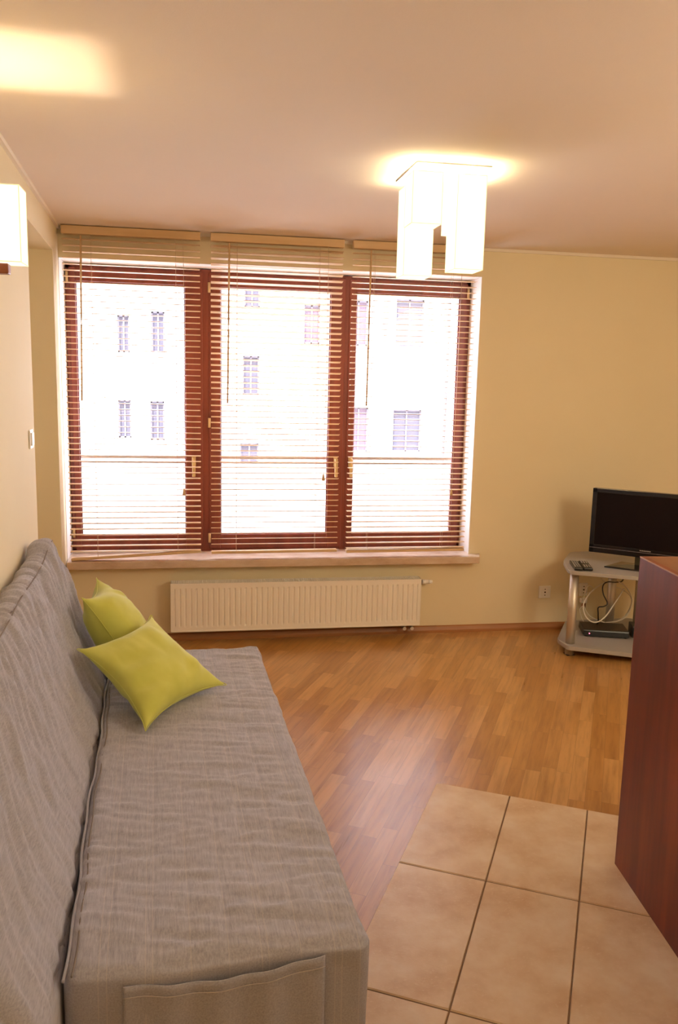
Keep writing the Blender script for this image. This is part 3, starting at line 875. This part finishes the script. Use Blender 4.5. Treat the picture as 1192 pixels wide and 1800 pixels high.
# ------------------------------------------------------------------ sconce
sx0, sx1, sy0, sy1, sz0, sz1 = -.600, -.472, 2.466, 2.560, 1.950, 2.152
sc = empty('wall_sconce', (-.655, 2.513, 1.93)); tag(sc, 'lit cream box wall lamp on a red brown wooden bracket', 'wall lamp')
open_shade('lamp_shade', sx0 + .655, sx1 + .655, sy0 - 2.513, sy1 - 2.513, sz0 - 1.93, sz1 - 1.93, M_SHADEW, sc, True)
boxes('bracket', [(.003, .020, -.035, .035, -.04, .10), (.018, .142, -.018, .018, -.010, .018)], M_SCONCEWOOD, sc, .003)
point('sconce_light', (-.535, 2.513, 2.070), 4.6, (1.0, 0.80, 0.54), .012)

# ------------------------------------------------------------------ cabinet
CA = R(-6.4)
cab = empty('bar_cabinet', (1.434, 2.429, 0), CA); tag(cab, 'tall red cherry wood bar cabinet end at the edge of the tiled floor', 'cabinet')
boxes('side_panel', [(0, .022, -2.1, 0, 0.004, 1.100)], M_CAB, cab, .0012)
boxes('worktop', [(.022, .62, -2.1, 0, 1.078, 1.099)], wood('brown_worktop', (.13, .045, .014), (.17, .062, .020), (.21, .082, .028), 'Y', .45), cab, .0012)  # top is browner than the cherry side panels
boxes('back_panel', [(.022, .62, -.020, -.001, 0.004, 1.078)], M_CAB, cab, .0008)
boxes('side_panel', [(.60, .62, -2.1, -.02, 0.004, 1.078)], M_CAB, cab, .0008)
boxes('edge_strip', [(-.0006, .0012, -2.1, 0, 1.0965, 1.1004), (0, .62, -.0012, .0006, 1.0965, 1.1000)], mat('pale_edge_strip', (.42, .22, .14), .4), cab)  # thin lighter line along the top edges

# ------------------------------------------------------------------ tv stand
GX, GY = 2.21, 4.51
st = empty('tv_stand', (GX, GY, 0)); tag(st, 'low corner tv stand with grey shelves on silver tube legs', 'tv stand')
top_poly = round_corners([(2.200, 4.500), (2.285, 4.760), (2.460, 5.030), (2.95, 5.050), (3.03, 4.62), (2.83, 4.175)], .045)
low_poly = round_corners([(2.232, 4.515), (2.232, 4.660), (2.460, 5.030), (2.95, 5.050), (3.03, 4.62), (2.81, 4.215)], .030)
prism('shelf', top_poly, .527, .550, M_STAND, st, .002, (GX, GY))
prism('shelf', low_poly, .048, .074, M_STAND, st, .002, (GX, GY))
for x, y in ((2.275, 4.570), (2.790, 4.285), (2.712, 4.905), (2.885, 4.860)):
    bm = bmesh.new(); add_cyl(bm, (x - GX, y - GY, .003), (x - GX, y - GY, .527), .0275, seg=28)
    l = bm_obj('leg', bm, M_METAL, st)
    boxes('foot_cap', [(-.026 + x - GX, .026 + x - GX, -.026 + y - GY, .026 + y - GY, 0.0005, .006)], M_BLACK, l, .002)

# ------------------------------------------------------------------ television
TVW, TVH = .660, .402
tvo = empty('television', (2.685, 4.500, .5505), R(-39)); tag(tvo, 'black flat screen television switched off on the corner stand', 'television')
b0 = .072
bm = bmesh.new(); add_box(bm, -TVW / 2, TVW / 2, -.006, .040, b0, b0 + TVH, .006); add_box(bm, -TVW / 2 + .05, TVW / 2 - .05, .03, .075, b0 + .03, b0 + TVH - .05, .015)
bm_obj('housing', bm, M_GLOSSB, tvo)
bm = bmesh.new()
for b in ((-TVW / 2, TVW / 2, -.012, -.004, b0, b0 + .052), (-TVW / 2, TVW / 2, -.012, -.004, b0 + TVH - .026, b0 + TVH), (-TVW / 2, -TVW / 2 + .028, -.012, -.004, b0, b0 + TVH), (TVW / 2 - .028, TVW / 2, -.012, -.004, b0, b0 + TVH)):
    add_box(bm, *b, bev=.002)
bm_obj('bezel', bm, M_GLOSSB, tvo)
boxes('screen', [(-TVW / 2 + .026, TVW / 2 - .026, -.008, -.005, b0 + .05, b0 + TVH - .024)], M_SCREEN, tvo)
tr = boxes('trim_line', [(-TVW / 2 + .004, TVW / 2 - .004, -.0135, -.0115, b0 + .030, b0 + .0325)], mat('dull_chrome', (.22, .21, .23), .35, .5), tvo)
# small worn maker's mark and stand-by light
boxes('badge', [(-.028 + .011 * i, -.020 + .011 * i, -.0135, -.0118, b0 + .040, b0 + .0455) for i in range(6)], mat('grey_badge', (.35, .34, .34), .4), tvo)
boxes('standby_light', [(.060, .064, -.0135, -.0118, b0 + .008, b0 + .015)], M_LEDW, tvo)
bm = bmesh.new(); add_box(bm, -.055, .055, .005, .035, .012, b0 + .02, .004); bm_obj('stand_neck', bm, M_BRONZE, tvo)
bm = bmesh.new()
base = [(-.215, -.085), (.215, -.085), (.150, .115), (-.150, .115)]
A = [bm.verts.new((x, y, 0.0)) for x, y in base]; A2 = [bm.verts.new((x, y, .008)) for x, y in base]; Cc = [bm.verts.new((x * .42, y * .30 + .02, .020)) for x, y in base]
bm.faces.new(A[::-1]); bm.faces.new(Cc)
for P_, Q_ in ((A, A2), (A2, Cc)):
    for i in range(4):
        j = (i + 1) % 4; bm.faces.new((P_[i], P_[j], Q_[j], Q_[i]))
bm_obj('stand_base', bm, M_GLOSSB, tvo)

# ------------------------------------------------------------------ remotes
def remote(x, y, rz, ln, wd, label, silver=False):
    r = empty('remote_control', (x, y, .551), rz); tag(r, label, 'remote control', 'remote controls on the tv stand')
    bm = bmesh.new(); add_box(bm, -wd / 2, wd / 2, -ln / 2, ln / 2, 0, .018, .005); bm_obj('case', bm, M_BLACK, r)
    for rows in (((0, 1, 2), (5, 6, 7)) if silver else ((0, 1, 2, 3, 4, 5, 6, 7),)):
        bm = bmesh.new()
        for i in range(3):
            for j in rows:
                cx, cy = (i - 1) * wd * .27, ln / 2 - .02 - j * (ln - .05) / 7.5
                add_cyl(bm, (cx, cy, .0175), (cx, cy, .0205), .0042, seg=8)
        bm_obj('keypad', bm, M_GREYB, r)
    return r
remote(2.288, 4.588, R(-17), .215, .050, 'black remote control with rounded buttons lying nearest the stand corner')
remote(2.346, 4.580, R(-17), .215, .054, 'wider black remote control lying against the other remote, towards the television', True)

# ------------------------------------------------------------------ set-top boxes on the lower shelf
sb = empty('set_top_box', (2.585, 4.745, .0745), R(-17)); tag(sb, 'flat black set-top box with a small red light on the lower shelf', 'set-top box')
bm = bmesh.new(); add_box(bm, -.140, .140, -.105, .085, .004, .045, .004); bm_obj('case', bm, M_BLACK, sb)
boxes('front_panel', [(-.136, .136, -.109, -.104, .006, .040)], M_GLOSSB, sb, .001)
bm = bmesh.new(); add_cyl(bm, (-.105, -.108, .024), (-.105, -.1115, .024), .0035, seg=12); bm_obj('power_light', bm, M_LED, sb)
for x in (-.12, .12):
    for y in (-.09, .07): cyl('foot', (x, y, 0), (x, y, .005), .010, M_BLACK, sb, seg=10)
sb2 = empty('adapter_box', (2.790, 4.665, .0745), R(-17)); tag(sb2, 'black adapter box beside the set-top box, half hidden by the cabinet', 'box')
bm = bmesh.new(); add_box(bm, -.055, .055, -.06, .06, 0, .075, .004); bm_obj('case', bm, M_BLACK, sb2)
boxes('front_panel', [(-.050, .050, -.063, -.059, .008, .065)], M_GLOSSB, sb2, .001)

# ------------------------------------------------------------------ cables
loopA = [(2.682, 4.7, .376), (2.601, 4.66, .289), (2.528, 4.64, .207), (2.475, 4.66, .173), (2.436, 4.7, .2), (2.434, 4.74, .27), (2.504, 4.78, .341), (2.596, 4.8, .39), (2.675, 4.8, .4), (2.75, 4.8, .364), (2.801, 4.8, .283), (2.795, 4.8, .206), (2.76, 4.8, .154), (2.709, 4.81, .128), (2.66, 4.86, .105)]
tag(tube('coiled_cable', loopA, .0042, M_CABLEW), 'thick white cable coiled in a wide loop hanging between the stand shelves', 'cable')
loopB = [(2.590, 5.06, .200), (2.547, 4.98, .262), (2.607, 4.95, .299), (2.559, 4.93, .34), (2.521, 4.91, .273), (2.524, 4.90, .202), (2.566, 4.88, .142), (2.672, 4.87, .098)]
tag(tube('cable', loopB, .0030, M_CABLEW), 'thin white cable arching from the plug down behind the set-top box', 'cable')
loopC = [(2.60, 5.06, .170), (2.565, 5.04, .15), (2.55, 5.0, .128), (2.545, 4.95, .098), (2.56, 4.90, .084), (2.60, 4.87, .080)]
tag(tube('cable', loopC, .0028, M_CABLEW), 'short white cable dropping from the plug onto the lower shelf', 'cable')
blk = [(2.753, 4.83, .515), (2.739, 4.82, .405), (2.676, 4.79, .397), (2.587, 4.74, .413), (2.547, 4.72, .393), (2.544, 4.70, .342), (2.565, 4.68, .291), (2.544, 4.68, .27), (2.516, 4.70, .257), (2.534, 4.73, .206), (2.563, 4.78, .130), (2.565, 4.85, .10)]
tag(tube('cable', blk, .0038, M_BLACK), 'black cable snaking down to the back of the set-top box', 'cable')
loopD = [(2.70, 5.04, .36), (2.74, 4.98, .33), (2.82, 4.95, .30), (2.88, 4.94, .24), (2.86, 4.94, .15), (2.80, 4.93, .10), (2.73, 4.92, .085)]
tag(tube('cable', loopD, .0030, M_CABLEW), 'white cable hanging close to the wall behind the rear stand legs', 'cable')

# ------------------------------------------------------------------ outside: balcony railing and the house opposite
rl = empty('balcony_railing', (.5, 5.520, .0)); tag(rl, 'low balustrade of frosted glass with a grey handrail outside the window', 'railing')
boxes('handrail', [(-1.3, 1.3, -.018, .018, 1.108, 1.128)], M_RAIL, rl, .003)
boxes('lower_rail', [(-1.3, 1.3, -.010, .010, 1.078, 1.088)], M_RAIL, rl, .002)
for x0, x1 in ((-1.29, -.44), (-.42, .42), (.44, 1.29)):
    boxes('glass_panel', [(x0, x1, -.004, .004, .30, 1.080)], M_FROST, rl)
boxes('bottom_rail', [(-1.3, 1.3, -.015, .015, .27, .30)], M_RAIL, rl)

FYB = 26.0
hb = empty('apartment_house', (4, FYB, -6)); tag(hb, 'sunlit white apartment house across the street, seen through the window', 'building')
HB = Vector((4, FYB, -6))
wins = [(-2.31, -1.95, 2.3, 3.41), (-1.31, -.91, 2.33, 3.55), (-2.33, -1.94, -.28, .88), (-1.37, -.94, -.35, .86), (1.49, 1.98, 3.78, 5.0), (1.45, 1.97, 1.1, 2.31), (1.38, 1.97, -1.13, -.4),
        (3.34, 3.86, 2.73, 3.92), (4.79, 5.39, 2.72, 4.11), (6.28, 7.22, 2.7, 4.21), (4.87, 5.49, -.66, .78), (6.29, 7.26, -.64, .73)]
# facade with real openings: cells of a grid are left out where windows are
xs = sorted({-14.0, 24.0} | {round(w[k], 3) for w in wins for k in (0, 1)}); zs = sorted({-6.0, 7.2} | {round(w[k], 3) for w in wins for k in (2, 3)})
bm = bmesh.new()
for i in range(len(xs) - 1):
    for j in range(len(zs) - 1):
        cx, cz = (xs[i] + xs[i + 1]) / 2, (zs[j] + zs[j + 1]) / 2
        if any(w[0] < cx < w[1] and w[2] < cz < w[3] for w in wins): continue
        q = [(xs[i], zs[j]), (xs[i + 1], zs[j]), (xs[i + 1], zs[j + 1]), (xs[i], zs[j + 1])]
        bm.faces.new([bm.verts.new((x - HB.x, 0, z - HB.z)) for x, z in q])
bmesh.ops.remove_doubles(bm, verts=bm.verts, dist=1e-4)
r = bmesh.ops.extrude_face_region(bm, geom=list(bm.faces))
bmesh.ops.translate(bm, verts=[v for v in r['geom'] if isinstance(v, bmesh.types.BMVert)], vec=(0, .35, 0))
bm_obj('facade', bm, M_FACADE, hb)
for k, (x0, x1, z0, z1) in enumerate(wins):
    X0, X1, Z0, Z1 = x0 - HB.x, x1 - HB.x, z0 - HB.z, z1 - HB.z
    f = boxes('window', [(X0, X0 + .05, .16, .22, Z0, Z1), (X1 - .05, X1, .16, .22, Z0, Z1), (X0, X1, .16, .22, Z0, Z0 + .05), (X0, X1, .16, .22, Z1 - .05, Z1), ((X0 + X1) / 2 - .025, (X0 + X1) / 2 + .025, .16, .22, Z0, Z1)], M_OLDFRAME, hb)
    boxes('pane', [(X0 + .04, X1 - .04, .20, .21, Z0 + .04, Z1 - .04)], M_PINKPANE if k in (7, 8, 10) else M_DARKPANE, f)
    boxes('ledge', [(X0 - .10, X1 + .08, -.16, .02, Z0 - .10, Z0 - .05)], M_LEDGE, hb, .01)
cyl('drain_pipe', (7.97 - HB.x, -.09, 0), (8.0 - HB.x, -.09, 13.1), .045, M_LEDGE, hb, seg=10)
tag(mesh_obj('ground', [(-30, 6.2, -6), (40, 6.2, -6), (40, 60, -6), (-30, 60, -6)], [(0, 1, 2, 3)], M_PAVE), kind='structure')
